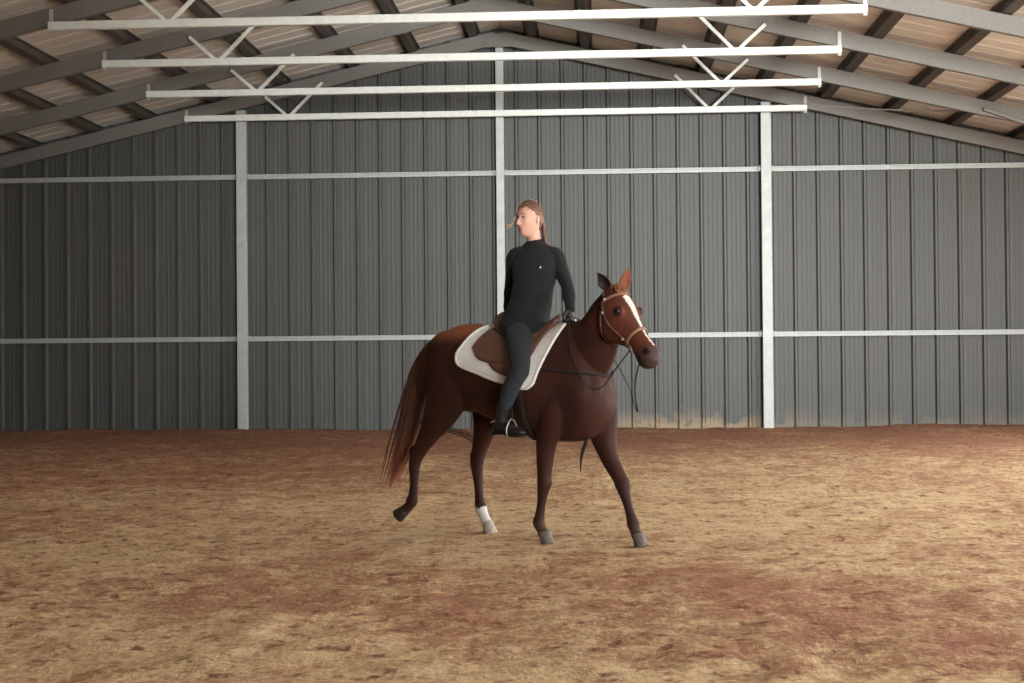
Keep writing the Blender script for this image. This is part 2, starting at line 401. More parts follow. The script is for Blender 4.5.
TR = [(19.24, -7.12, 3.44), (21.76, -7.25, 3.52), (24.28, -7.36, 3.60), (26.78, -7.42, 3.72)]
tl = ['nearest steel roof truss, its long bottom bar highest in view', 'second steel roof truss from the front, its bottom bar second highest',
      'third steel roof truss from the front, one bay before the end wall', 'rearmost steel roof truss, lying against the end wall with the shortest bottom bar']
for (Y, cl, crr), lab in zip(TR, tl):
    t = empty('roof_truss', (RX, Y, 0), 0, lab, 'roof truss', 'roof trusses')
    for s in (-1, 1):
        X1 = (XR + .2 - RX) if s > 0 else (RX - XL + .2)
        bm = bmesh.new(); prof = c_channel(.09, .23, .012, .035)
        if s > 0: prof = [(-a, b) for a, b in prof][::-1]
        prism(bm, prof, (s * .05, 0, 7.05), (s * X1, 0, 7.05 - .23 * X1 + .0))
        obj('rafter', bm, M['rafter'], t)
    zc = 5.685
    bm = bmesh.new(); prism(bm, rect(.08, .11, .008), (cl - RX, -.085, zc), (crr - RX, -.085, zc)); obj('bottom_chord', bm, M['chord'], t)
    for xe in (cl - RX + .02, crr - RX - .02):
        bm = bmesh.new(); zr = 7.05 - .23 * abs(xe); box(bm, (xe, -.05, (zc - .055 + zr) / 2 + .04), (.05, .012, zr - zc + .18)); obj('hanger_bracket', bm, M['steel'], t)
    for s, xn in ((-1, -3.80), (1, 3.75)):
        for dx in (.42, -.62) :
            xa = xn + s * dx; za = 7.05 - .23 * abs(xa) - .02
            bm = bmesh.new(); prism(bm, rect(.05, .055, .005), (xn + s * (.05 if dx > 0 else -.05), -.085, zc + .045), (xa, -.085, za), up=(0, 1, 0)); obj('web_brace', bm, M['chord'], t)
            bm = bmesh.new(); box(bm, (xa, -.058, za + .015), (.09, .012, .09)); ell(bm, (xa, -.068, za + .02), (.014, .012, .014), u=8, v=6); obj('gusset_plate', bm, M['rafter'], t)
    bm = bmesh.new()
    pl = [(-.26, -.17), (.26, -.17), (.30, -.05), (.06, .08), (-.06, .08), (-.30, -.05)]
    prism(bm, pl, (0, -.052, 7.05), (0, -.064, 7.05))
    for q in (-.2, -.1, .1, .2): ell(bm, (q, -.07, 7.0 - abs(q) * .23 - .01), (.013, .01, .013), u=8, v=6)
    obj('ridge_plate', bm, M['rafter'], t)

side_name = {-1: 'left', 1: 'right'}
ordn = ['first', 'second', 'third', 'fourth', 'fifth', 'sixth', 'seventh', 'eighth', 'ninth', 'tenth']
PX = {-1: [-2.2, -3.30, -4.38, -5.66, -6.92, -8.17, -9.15, -10.3], 1: [-1.15, -.2, .85, 1.9, 2.95, 4.05, 5.2, 6.3, 7.4]}
for s in (-1, 1):
    for i, X in enumerate(PX[s]):
        bm = bmesh.new()
        hat = [(-.14, .05), (-.14, .042), (-.085, .042), (-.062, -.045), (.062, -.045), (.085, .042), (.14, .042), (.14, .05)]
        z = 7.05 + .12 + .05 - .23 * abs(X - RX) + .01
        ang = math.atan(.23) * s
        rot = Matrix.Rotation(ang, 3, 'Y'); up = rot @ Vector((0, 0, 1))
        prism(bm, hat, (0, -3.9, 0), (0, 27.05, 0), up=up)
        o = obj('roof_purlin', bm, M['purlin']); o.location = (X, 0, z + .01)
        tag(o, 'dark steel roof purlin, %s from the ridge on the %s slope' % (ordn[i], side_name[s]), 'purlin', 'roof purlins')

def strap(bm, pts, normals, w, th):
    """flat ribbon with thickness along pts"""
    n = len(pts); rings = []
    for i, p in enumerate(pts):
        t = (pts[min(i + 1, n - 1)] - pts[max(i - 1, 0)]).normalized(); nn = normals[i]
        s = t.cross(nn).normalized(); nn = s.cross(t).normalized()
        rings.append([p + s * (w / 2) - nn * th / 2, p + s * (w / 2) * .9 + nn * th / 2, p - s * (w / 2) * .9 + nn * th / 2, p - s * (w / 2) - nn * th / 2])
    ring_loft(bm, rings)

def cable(bm, pts, r, seg=6, sub=6):
    tube(bm, [(*p, r, r) for p in pts], side=(.13, .31, .94), seg=seg, sub=sub, round_ends=False)
# slender bracing under the right slope
bm = bmesh.new(); cable(bm, [(3.4, 25.3, 5.53), (4.73, 25.3, 5.41), (6.0, 25.3, 5.36), (6.6, 25.3, 5.36)], .010)
o = obj('brace_cable', bm, M['rafter']); tag(o, 'thin dark brace cable hanging under the right roof slope near the end wall', 'cable')
bm = bmesh.new(); prism(bm, rect(.07, .05), (6.15, 24.18, 5.20), (8.3, 24.18, 4.42), up=(0, 0, 1)); o = obj('knee_brace', bm, M['rafter'])
tag(o, 'short slanting grey steel knee brace under the far right end of the rafter', 'brace')

#==HORSE==
# ------------------------------------------------------------------ the horse (local axes: x forward, y to its left, z up)
HO, HR = Vector((-.53, 10.80, 0.0)), R(-35)
horse = empty('horse', HO, HR, 'chestnut horse with white blaze and one white hind sock walking across the arena', 'horse')
MH = Matrix.Translation(HO) @ Matrix.Rotation(HR, 4, 'Z')

HP = Vector((.862, -.12, 1.715)); HA = Vector((.36, -.10, -.43)).normalized()
hh = Vector((HA.x, HA.y, 0)).normalized(); HN = (hh * (-HA.z) + Vector((0, 0, 1)) * math.hypot(HA.x, HA.y)).normalized()
HS = HA.cross(HN).normalized()
if HS.y > 0: HS = -HS                       # HS points to the horse's right (the near side)
def hp(u, n, s): return HP + HA * u + HN * n + HS * s
HEAD = [(-.035, .035, .05, .045), (0, .058, .10, .072), (.06, .072, .165, .090), (.12, .078, .205, .100), (.18, .078, .215, .103), (.24, .070, .20, .094),
        (.30, .062, .16, .078), (.36, .056, .118, .062), (.42, .054, .090, .054), (.48, .060, .088, .058), (.53, .064, .092, .064), (.57, .054, .088, .061), (.605, .028, .066, .046), (.620, .0, .036, .024)]

def head_loft(bm):
    rings = []; n = 3 * (len(HEAD) - 1)
    for i in range(n + 1):
        u, f, j, w_ = cr(HEAD, i / n); ring = []; j *= 1.10; w_ *= 1.10; f *= 1.08
        for k in range(24):
            a = 2 * math.pi * k / 24; c_, s_ = math.cos(a), math.sin(a)
            cc = (f - j) / 2; h = (f + j) / 2
            e = 0.82
            cx = math.copysign(abs(c_) ** e, c_); sx = math.copysign(abs(s_) ** e, s_)
            wid = w_ * (1 - .22 * max(0, c_) - .12 * max(0, -c_))
            ring.append(hp(u, cc + h * cx, wid * sx))
        rings.append(ring)
    ring_loft(bm, rings)

def torso_loft(bm):
    # x, top, bottom, half width
    T = [(-.845, 1.30, 1.14, .05), (-.82, 1.37, 1.05, .12), (-.75, 1.455, 1.0, .19), (-.63, 1.525, .97, .245), (-.48, 1.548, .93, .275), (-.32, 1.530, .865, .275), (-.15, 1.485, .80, .285),
         (.02, 1.455, .745, .295), (.18, 1.460, .715, .29), (.30, 1.500, .705, .265), (.42, 1.545, .705, .235), (.52, 1.525, .715, .22), (.60, 1.43, .745, .20), (.66, 1.30, .80, .165), (.71, 1.19, .87, .115), (.735, 1.09, .95, .05)]
    rings = []; n = 3 * (len(T) - 1)
    for i in range(n + 1):
        x, top, bot, hw_ = cr(T, i / n); ring = []
        for k in range(28):
            a = 2 * math.pi * k / 28; c_, s_ = math.cos(a), math.sin(a)
            h = (top - bot) / 2; zc = (top + bot) / 2
            z = zc + h * c_
            taper = 1 - (.30 * max(0, c_) ** 2 if x > .2 else .10 * max(0, c_) ** 2)
            ring.append(Vector((x, hw_ * taper * math.copysign(abs(s_) ** .9, s_), z)))
        rings.append(ring)
    ring_loft(bm, rings)

LEGS = {
 'RF': [(.36, -.13, 1.12, .17, .085), (.37, -.155, .96, .13, .085), (.335, -.15, .84, .095, .074), (.295, -.135, .72, .073, .060), (.272, -.125, .58, .057, .050), (.262, -.12, .47, .046, .046), (.262, -.12, .42, .049, .047), (.250, -.12, .37, .039, .038), (.232, -.12, .27, .029, .026), (.214, -.12, .18, .034, .030), (.208, -.12, .142, .041, .036), (.232, -.12, .095, .032, .031), (.25, -.12, .07, .038, .036)],
 'LF': [(.48, .12, 1.12, .18, .085), (.535, .14, .96, .16, .09), (.565, .14, .84, .118, .080), (.605, .13, .70, .082, .063), (.655, .125, .575, .058, .052), (.728, .12, .465, .047, .047), (.752, .12, .418, .050, .048), (.768, .12, .365, .040, .038), (.798, .12, .27, .029, .026), (.824, .12, .19, .034, .030), (.838, .12, .152, .042, .037), (.856, .12, .10, .033, .032), (.868, .12, .075, .038, .036)],
 'RH': [(-.50, -.13, 1.28, .23, .12), (-.56, -.155, 1.12, .225, .118), (-.62, -.155, .98, .175, .10), (-.70, -.145, .86, .120, .075), (-.79, -.135, .745, .080, .056), (-.87, -.13, .64, .057, .043), (-.925, -.13, .565, .050, .040), (-.945, -.13, .50, .043, .036), (-.95, -.13, .37, .031, .028), (-.960, -.13, .28, .034, .030), (-.972, -.13, .235, .043, .037), (-1.00, -.13, .195, .034, .033), (-1.03, -.13, .172, .038, .036)],
 'LH': [(-.48, .13, 1.28, .23, .12), (-.46, .155, 1.12, .21, .118), (-.455, .155, .98, .16, .10), (-.465, .14, .85, .112, .075), (-.495, .13, .72, .074, .056), (-.53, .125, .60, .054, .043), (-.548, .12, .525, .050, .041), (-.545, .12, .46, .041, .036), (-.532, .12, .34, .031, .028), (-.525, .12, .24, .034, .030), (-.515, .12, .19, .044, .038), (-.487, .12, .13, .035, .033), (-.462, .12, .085, .039, .037)],
}
def ear(bm, base, tip, back, w_, face):
    """pointed leaf-shaped ear with a hollow front"""
    base = Vector(base); tip = Vector(tip); ax = (tip - base); L = ax.length; ax.normalize()
    fc = (Vector(face) - ax * Vector(face).dot(ax)).normalized(); sd = ax.cross(fc)
    W = [.55, .85, 1.0, .98, .86, .66, .38, .10]; rings = []
    for i, q in enumerate(W):
        c = base + ax * (L * i / (len(W) - 1)) - fc * (.012 * math.sin(math.pi * i / (len(W) - 1)) * 0)
        outer = []; inner = []
        for k in range(9):
            a = math.pi * (k / 8)          # half circle, back side
            outer.append(c + sd * (math.cos(a) * w_ * q) - fc * (math.sin(a) * w_ * q * .85))
        for k in range(8, -1, -1):
            a = math.pi * (k / 8)
            dep = .50 if i > 0 else .1
            inner.append(c + sd * (math.cos(a) * w_ * q * .80) - fc * (math.sin(a) * w_ * q * dep) + fc * .003)
        rings.append(outer + inner)
    ring_loft(bm, rings)

def build_horse_body():
    bm = bmesh.new()
    torso_loft(bm)
    tube(bm, [(.36, 0, 1.20, .30, .15), (.50, -.005, 1.30, .255, .145), (.62, -.03, 1.375, .205, .115), (.715, -.06, 1.48, .165, .095), (.79, -.09, 1.58, .142, .084), (.865, -.12, 1.68, .10, .068)], seg=24)
    head_loft(bm)
    for k, p in LEGS.items(): tube(bm, [(a, b, c, d * (1.0 if c > .9 else 1.13), e * (1.0 if c > .9 else 1.08)) for a, b, c, d, e in p], seg=18, sub=4)
    # muscle masses: shoulder, haunch, stifle, elbow, breast
    for s in (-1, 1):
        ell(bm, (.50, s * .135, 1.12), (.17, .085, .24), Matrix.Rotation(R(-18), 3, 'Y'))
        ell(bm, (-.56, s * .15, 1.27), (.25, .115, .235))
        ell(bm, (.60, s * .075, 1.05), (.13, .09, .19))
        ell(bm, (-.72, s * .10, 1.22), (.12, .10, .20), Matrix.Rotation(R(15), 3, 'Y'))
    ell(bm, (-.38, -.12, 1.06), (.20, .09, .16)); ell(bm, (-.36, .13, 1.05), (.18, .09, .15))
    # points of hock, knee caps
    ell(bm, (-.965, -.13, .605), (.026, .022, .045), Matrix.Rotation(R(20), 3, 'Y')); ell(bm, (-.585, .12, .57), (.026, .022, .045), Matrix.Rotation(R(8), 3, 'Y'))
    # head features
    for s in (-1, 1):
        ell(bm, hp(.19, .032, s * .084), (.036, .022, .036))             # orbit
        ell(bm, hp(.20, -.115, s * .062), (.075, .04, .085))               # jowl
        ell(bm, hp(.535, .028, s * .045), (.026, .020, .028))              # nostril rim
        ell(bm, hp(.36, -.01, s * .042), (.055, .018, .03))
    ell(bm, hp(.585, .002, 0), (.038, .05, .036)); ell(bm, hp(.565, -.072, 0), (.032, .036, .024))
    ear(bm, hp(-.01, .03, .062), Vector((.80, -.235, 1.865)), 0, .046, Vector((.15, -.95, .1)))
    ear(bm, hp(.0, .045, -.055), Vector((.95, -.055, 1.895)), 0, .046, Vector((.85, -.45, -.1)))
    me = fuse(bm, .0085, 5, .55)
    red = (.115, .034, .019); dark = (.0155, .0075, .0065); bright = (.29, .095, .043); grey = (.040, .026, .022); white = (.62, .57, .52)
    nose_ = (.085, .05, .042)
    def fn(co, no):
        d = co - HP; u = d.dot(HA); n = d.dot(HN); s = d.dot(HS)
        nz = noise.noise(co * 5) * .5 + noise.noise(co * 14) * .3
        c = mixc(red, dark, .76 + .25 * nz)  # backlit dark of the body put into the coat; the head stays redder
        if co.z > 1.33 and co.x < .2: c = mixc(c, bright, .95 * sstep(1.38, 1.52, co.z + .04 * nz))  # warm rim light along rump and back painted into the coat
        onhead = u > -.06 and abs(s) < .14 and -.25 < n < .13
        if onhead:
            c = mixc(c, red, .8 * sstep(-.05, .08, u) )
            c = mixc(c, grey, sstep(.46, .56, u + .02 * nz - .25 * max(0, n - .03)) * .85)
            # blaze
            if n > .02 and no.dot(HN) > .25:
                w0 = .030 - .018 * sstep(.10, .33, u) - .005 * sstep(.33, .42, u)
                w0 *= sstep(.07, .11, u + .3 * abs(s)) * (1 - sstep(.50, .55, u))
                if w0 > 0 and abs(s + .004) < w0 + .003 * nz: c = white
            for q in (-1, 1):
                if (co - hp(.548, .040, q * .060)).length < .023: c = (.006, .004, .004)
                if (co - hp(.19, .038, q * .103)).length < .034: c = mixc(c, dark, .7)
            if u > .50 and abs(n + .034) < .0045: c = (.012, .008, .007)
        # ears
        for base, tip, f in ((hp(-.01, .03, .062), Vector((.80, -.235, 1.865)), Vector((.15, -.95, .1))), (hp(.0, .045, -.055), Vector((.95, -.055, 1.895)), Vector((.85, -.45, -.1)))):
            ax = tip - base; t = (co - base).dot(ax) / ax.length_squared
            if .12 < t < 1.05 and (co - base - ax * t).length < .045:
                c = (.014, .009, .008) if no.dot(f) > .30 and tip.y < -.15 else mixc(red, bright, .3)
        # legs
        if co.z < .82 and not onhead:
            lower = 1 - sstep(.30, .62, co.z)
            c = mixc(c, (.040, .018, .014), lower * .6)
            if co.y > .0 and -.68 < co.x < -.36 and co.z < .192 + .010 * math.sin(co.x * 90): c = white
            elif co.z < .30: c = mixc(c, (.10, .06, .045), .35 * (1 - sstep(.08, .25, co.z)))
        return c
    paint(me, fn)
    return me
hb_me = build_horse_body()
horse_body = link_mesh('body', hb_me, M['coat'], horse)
hb_bm = bmesh.new(); hb_bm.from_mesh(hb_me); HBVH = BVHTree.FromBMesh(hb_bm); hb_bm.free()

for top, bot, m_ in (((.252, -.12, .082), (.285, -.12, -.006), 'hoof'), ((.870, .12, .084), (.905, .12, -.006), 'hoof'), ((-1.035, -.13, .170), (-1.115, -.13, .118), 'hoof_dark'), ((-.458, .12, .088), (-.420, .12, -.004), 'hoof_pale')):
    a, b = Vector(top), Vector(bot); t = (b - a).normalized(); s = Vector((0, 1, 0)); f = s.cross(t) * -1
    if f.x < 0 and m_ != 'hoof_dark': f = -f
    rings = []
    for q, r in ((0, .040), (.15, .042), (.55, .046), (1, .051), (1.03, .046)):
        c = a + (b - a) * q
        rings.append([c + f * (math.cos(2 * math.pi * k / 20) * r * (1.12 if math.cos(2 * math.pi * k / 20) > 0 else .92)) + s * (math.sin(2 * math.pi * k / 20) * r * .95) for k in range(20)])
    bm = bmesh.new(); ring_loft(bm, rings); obj('hoof', bm, M[m_], horse, True)
for s in (1, -1):
    bm = bmesh.new(); ell(bm, hp(.191, .036, s * .0990), (.0175, .0175, .0175)); obj('eye', bm, M['eye'], horse, True)

def lock(bm, pts, r0, seg=5):
    n = len(pts)
    tube(bm, [(*p, r0 * (1 - .85 * (i / (n - 1)) ** 2), r0 * (1 - .85 * (i / (n - 1)) ** 2)) for i, p in enumerate(pts)], side=(.2, .9, .1), seg=seg, sub=3, round_ends=False)

def build_tail():
    rnd = random.Random(3); bm = bmesh.new()
    # solid core of the tail, then loose locks over it
    tube(bm, [(-.80, 0, 1.42, .035, .035), (-.90, 0, 1.36, .050, .045), (-.965, .0, 1.22, .075, .05), (-1.015, 0, 1.05, .098, .06), (-1.08, 0, .88, .10, .065), (-1.13, 0, .72, .095, .06), (-1.20, 0, .56, .07, .05), (-1.26, 0, .42, .03, .03), (-1.31, 0, .32, .01, .01)], seg=14)
    for i in range(170):
        o1 = rnd.uniform(-1, 1); o2 = rnd.uniform(-1, 1); end = rnd.uniform(.55, 1.0)
        base = [(-.83, 0, 1.43), (-.90, 0, 1.375), (-.985, 0, 1.23), (-1.045, 0, 1.05), (-1.095, 0, .88), (-1.15, 0, .70), (-1.22, 0, .52), (-1.29, 0, .36), (-1.36, 0, .21)]
        m = max(4, int(len(base) * end)); pts = []
        for j in range(m):
            sp = [.02, .04, .065, .085, .10, .11, .105, .09, .065][j]
            x, y, z = base[j]
            pts.append((x + o1 * sp + rnd.uniform(-.004, .004), y + o2 * sp * .65, z + rnd.uniform(-.01, .01)))
        lock(bm, pts, rnd.uniform(.006, .011), 4)
    # wind-blown strands swept forward behind the near hind leg
    for i in range(16):
        dz = rnd.uniform(-.03, .03); dy = rnd.uniform(-.04, .04)
        lock(bm, [(-1.07, -.01 + dy * .3, .84 + dz * .3), (-.92, .03 + dy, .80 + dz), (-.80, .08 + dy, .765 + dz * .8), (-.68, .16 + dy, .725 + dz), (-.60, .20 + dy, .65 + dz), (-.54, .215 + dy * .5, .53 + dz * 2)][: rnd.choice((5, 6, 6))], .003, 4)
    me = bpy.data.meshes.new('tail'); bmesh.ops.recalc_face_normals(bm, faces=bm.faces); bm.to_mesh(me); bm.free()
    def fn(co, no):
        t = sstep(.75, .25, co.z) if False else max(0, min(1, (.85 - co.z) / .5))
        return mixc((.075, .030, .020), (.33, .115, .062), t * .9 + .25 * noise.noise(co * 20))
    paint(me, fn)
    return link_mesh('tail', me, M['tail'], horse, smooth=True)
build_tail()

def build_mane():
    rnd = random.Random(5); bm = bmesh.new()
    # short mane lying over the far side of the crest, its roots showing along the top line
    crest = [(.47, 0, 1.545), (.53, -.01, 1.575), (.59, -.03, 1.625), (.65, -.05, 1.68), (.71, -.075, 1.735), (.77, -.10, 1.785), (.82, -.12, 1.82)]
    for i in range(150):
        t = rnd.random(); x, y, z = cr(crest, t)
        top = HBVH.ray_cast(Vector((x, y, z + .3)), Vector((0, 0, -1)))
        if top[0] is None: continue
        p = top[0] + Vector((0, rnd.uniform(-.012, .02), -.004))
        L = rnd.uniform(.06, .15)
        pts = [tuple(p), (p.x - .006, p.y + .02, p.z + .012), (p.x - .012, p.y + .055, p.z + .0 - L * .15), (p.x - .02, p.y + .075, p.z - L * .55), (p.x - .02, p.y + .09, p.z - L)]
        lock(bm, pts, .005, 4)
    o = obj('mane', bm, M['mane'], horse, True)
    bm = bmesh.new()
    for i in range(70):
        s = rnd.uniform(-.045, .045); p0 = hp(-.035 + rnd.uniform(-.015, .015), .045, s * .6); L = rnd.uniform(.03, .11)
        pts = [tuple(p0), tuple(hp(-.01, .078 + rnd.uniform(-.008, .012) - abs(s) * .3, s * .9)), tuple(hp(.015 + L * .3, .090 + rnd.uniform(-.004, .01) - abs(s) * .35, s * 1.15)), tuple(hp(.02 + L * .6, .086 - abs(s) * .3, s * 1.25 + rnd.uniform(-.01, .01)))]
        lock(bm, pts, .0032, 4)
    obj('forelock', bm, M['mane'], horse, True)
build_mane()
#==/HORSE==
#==TACK==
# ------------------------------------------------------------------ tack, fitted on the horse's back and head
def skin_at(x, th, off, zc=1.16):
    """point off the horse's barrel at station x, th = 0 at the spine, + towards the near (right) side"""
    d = Vector((0, -math.sin(th), math.cos(th)))
    h = HBVH.ray_cast(Vector((x, 0, zc)) + d * 1.2, -d)
    if h[0] is None: h = (Vector((x, 0, zc)) + d * .3, d)
    n = h[1] if h[1].dot(d) > 0 else -h[1]
    return h[0] + (n * .6 + d * .4).normalized() * off, n

def th_for(x, z):
    best = 0
    for k in range(0, 150):
        th = R(k); p, n = skin_at(x, th, 0)
        if p.z <= z: return th
        best = th
    return best

def shell(name, top, low, off, th_, m, parent, nt=18, pad_edge=0.0, side=(1, -1), power=1.0):
    """sheet lying over the back: top = x stations along the spine, low = (x, z) of its lower edge"""
    n = 26; bm = bmesh.new(); A = []
    for i in range(n + 1):
        t = i / n; xt = cr([(v,) for v in top], t)[0]; xl, zl = cr(low, t)
        A.append((xt, xl, th_for(xl, zl)))
    outer, inner = [], []
    smax = 1 if 1 in side else 0; smin = -1 if -1 in side else 0
    js = [k / nt for k in range(smin * nt, smax * nt + 1)]
    for xt, xl, th in A:
        ro, ri = [], []
        for v in js:
            a = abs(v); x = xt + (xl - xt) * a ** power
            p, nn = skin_at(x, th * v, off); q, _ = skin_at(x, th * v, off + th_)
            ro.append(bm.verts.new(q)); ri.append(bm.verts.new(p))
        outer.append(ro); inner.append(ri)
    for i in range(n):
        for j in range(len(js) - 1):
            bm.faces.new((outer[i][j], outer[i + 1][j], outer[i + 1][j + 1], outer[i][j + 1]))
            bm.faces.new((inner[i][j], inner[i][j + 1], inner[i + 1][j + 1], inner[i + 1][j]))
    for j in range(len(js) - 1):
        for k in (0, n): bm.faces.new((outer[k][j], outer[k][j + 1], inner[k][j + 1], inner[k][j]))
    for i in range(n):
        for j in (0, -1): bm.faces.new((outer[i][j], outer[i + 1][j], inner[i + 1][j], inner[i][j]))
    return obj(name, bm, m, parent, True)

pad = empty('saddle_pad', HO, HR, "white padded saddle cloth lying on the horse's back under the saddle", 'saddle pad')
shell('cloth', (-.24, -.12, .10, .30, .44), ((-.40, 1.325), (-.37, 1.245), (-.18, 1.185), (.04, 1.125), (.22, 1.085), (.29, 1.12)), .006, .016, M['white'], pad)
# rolled white edge of the cloth
bm = bmesh.new()
for sd in (1, -1):
    edge = []
    for i in range(41):
        t = i / 40
        if t < .25: q = t / .25; xt, (xl, zl) = -.24, (-.40, 1.325); a = .12 + .88 * q; th = th_for(xl, zl); p, _ = skin_at(xt + (xl - xt) * a, th * a * sd, .018)
        elif t < .75: q = (t - .25) / .5; xl, zl = cr(((-.40, 1.325), (-.37, 1.245), (-.18, 1.185), (.04, 1.125), (.22, 1.085), (.29, 1.12)), q); p, _ = skin_at(xl, th_for(xl, zl) * sd, .018)
        else: q = 1 - (t - .75) / .25; xt, (xl, zl) = .44, (.29, 1.12); a = .12 + .88 * q; th = th_for(xl, zl); p, _ = skin_at(xt + (xl - xt) * a, th * a * sd, .018)
        edge.append((*p, .012, .012))
    tube(bm, edge, seg=8, sub=1)
obj('edge_roll', bm, M['white'], pad, True)

saddle = empty('saddle', HO, HR, 'brown leather riding saddle between the rider and the white saddle cloth', 'saddle')
shell('saddle_flap', (-.05, .08, .22, .33), ((-.14, 1.30), (-.02, 1.20), (.14, 1.165), (.235, 1.25)), .028, .008, M['leather'], saddle, side=(1, 0))
shell('saddle_flap', (-.05, .08, .22, .33), ((-.14, 1.30), (-.02, 1.20), (.14, 1.165), (.235, 1.25)), .028, .008, M['leather'], saddle, side=(0, -1))
shell('saddle_panel', (-.17, -.05, .10, .34), ((-.265, 1.355), (-.17, 1.27), (.05, 1.25), (.22, 1.30)), .022, .016, M['leather'], saddle)
bm = bmesh.new()
SE = [(-.20, .115, .065, .035), (-.15, .155, .065, .05), (-.08, .165, .035, .045), (0, .15, .018, .04), (.10, .12, .012, .035), (.20, .090, .012, .035), (.27, .075, .022, .038), (.315, .06, .030, .034)]
rings = []
for i in range(25):
    x, hw_, up, th_ = cr(SE, i / 24); p, _ = skin_at(x, 0, 0.03); zc = p.z + up; ring = []
    for k in range(20):
        a = 2 * math.pi * k / 20; y = hw_ * math.cos(a); z = th_ * math.sin(a) - (.45 * abs(y)) * .8
        ring.append(Vector((x, y, zc + z)))
    rings.append(ring)
ring_loft(bm, rings); obj('saddle_seat', bm, M['leather'], saddle, True)
bm = bmesh.new(); pts = []; nr = []
for i in range(41):
    th = R(60 + 240 * i / 40); p, n = skin_at(.17, th, .010, 1.1); pts.append(p); nr.append((p - Vector((.17, 0, 1.1))).normalized())
strap(bm, pts, nr, .075, .008); obj('girth', bm, M['dark_leather'], saddle, True)
for sd in (1, -1):
    bm = bmesh.new(); pts = []; nr = []
    for i in range(9):
        t = i / 8; q = Vector((.12 + .08 * t, -sd * (.20 + .19 * min(1, t * 1.5) ** .7 + .015 * t), 1.40 - .53 * t)); pts.append(q); nr.append(Vector((0, -sd, .1)))
    strap(bm, pts, nr, .026, .005); o = obj('stirrup_leather', bm, M['dark_leather'], saddle)
    bm = bmesh.new(); box(bm, (.175, -sd * .40, 1.03), (.03, .012, .035)); bmesh.ops.bevel(bm, geom=bm.edges[:], offset=.003, segments=2); obj('buckle', bm, M['metal'], o)
    bm = bmesh.new(); c = Vector((.21, -sd * .405, .757)); w_ = .062
    path = [(-.8, 0), (-.95, .03), (-.85, .07), (-.5, .105), (0, .125), (.5, .105), (.85, .07), (.95, .03), (.8, 0)]
    tube(bm, [(c.x - .01, c.y + a * w_ * 1.0, c.z + b * .95, .0055, .0055) for a, b in path], side=(1, 0, 0), seg=8, sub=2)
    box(bm, (c.x - .01, c.y, c.z - .001), (.045, .10, .008)); obj('stirrup_iron', bm, M['metal'], saddle, True)
# breast strap across the chest and its loose hanging end
bm = bmesh.new(); pts = []; nr = []
for i in range(33):
    a = R(-100 + 200 * i / 32); c0 = Vector((.36, 0, 1.20)); d = Vector((math.cos(a), math.sin(a), -.10 + .16 * abs(a) / R(100))).normalized()
    h = HBVH.ray_cast(c0 + d * 1.0, -d); p = h[0] if h[0] else c0 + d * .25
    pts.append(p + d * .007); nr.append(d)
strap(bm, pts, nr, .022, .005); obj('breast_strap', bm, M['dark_leather'], saddle, True)
bm = bmesh.new()
c0 = Vector((.52, 0, .9)); h = HBVH.ray_cast(Vector((.55, -.01, .4)), Vector((0, 0, 1))); z0 = h[0].z if h[0] else .74
pts = [Vector((.545, -.012, z0 + .02)), Vector((.54, -.015, z0 - .03)), Vector((.52, -.02, z0 - .08)), Vector((.505, -.02, z0 - .14)), Vector((.50, -.02, z0 - .22))]
tube(bm, [(*p, r, r * .7) for p, r in zip(pts, (.016, .020, .018, .012, .005))], side=(.8, .6, 0), seg=8, sub=3); obj('loose_strap_end', bm, M['dark_leather'], saddle, True)

bridle = empty('bridle', HO, HR, "tan leather bridle with noseband and slack reins on the horse's head", 'bridle')
def head_at(u, n0, ang, off, slant=0.0):
    """ang 0 = front of the face, + towards the near side; slant moves the back of the loop along the head"""
    c = hp(u + slant * (1 - math.cos(ang)) / 2, -.045, 0)
    d = (HN * math.cos(ang) + HS * math.sin(ang)).normalized()
    h = HBVH.ray_cast(c + d * .25, -d, .25)
    p = h[0] if h[0] is not None else c + d * .09
    return p + d * off, d
def head_strap(name, path, w_, th_, m, off=.004, parent=bridle, n=36):
    bm = bmesh.new(); pts = []; nr = []
    for i in range(n + 1):
        u, a = cr(path, i / n); p, d = head_at(u, 0, R(a), off); pts.append(p); nr.append(d)
    strap(bm, pts, nr, w_, th_); return obj(name, bm, m, parent, True)
tan = M['tan']
head_strap('noseband', ((.385, -185), (.38, -120), (.37, -60), (.365, 0), (.37, 60), (.38, 120), (.385, 175)), .024, .007, tan)
head_strap('browband', ((.03, -110), (.045, -60), (.062, -25), (.066, 0), (.062, 25), (.045, 60), (.03, 110)), .020, .007, tan)
for sd in (1, -1):
    head_strap('cheekpiece', ((.02, sd * 92), (.12, sd * 104), (.22, sd * 108), (.31, sd * 108), (.40, sd * 112)), .018, .007, M['leather'])
    head_strap('throat_lash', ((.025, sd * 96), (.10, sd * 125), (.17, sd * 145), (.23, sd * 168)), .014, .006, M['leather'])
    # buckles on the headpiece
    for u, a in ((.035, 72), (.105, 103), (.345, 106)):
        p, d = head_at(u, 0, R(a * sd), .010); bm = bmesh.new(); ell(bm, p, (.011, .011, .011), u=10, v=8); obj('buckle', bm, M['metal'], bridle, True)
bm = bmesh.new(); pts = []; nr = []
c0 = hp(-.015, -.02, 0)
for i in range(25):
    a = R(-100 + 200 * i / 24); d = (HN * .25 + (-HA) * .6).normalized() * math.cos(a) + HS * math.sin(a); d.normalize()
    h = HBVH.ray_cast(c0 + d * .3, -d, .3); p = (h[0] if h[0] is not None else c0 + d * .08)
    pts.append(p + d * .004); nr.append(d)
strap(bm, pts, nr, .022, .006); obj('headpiece', bm, M['leather'], bridle, True)
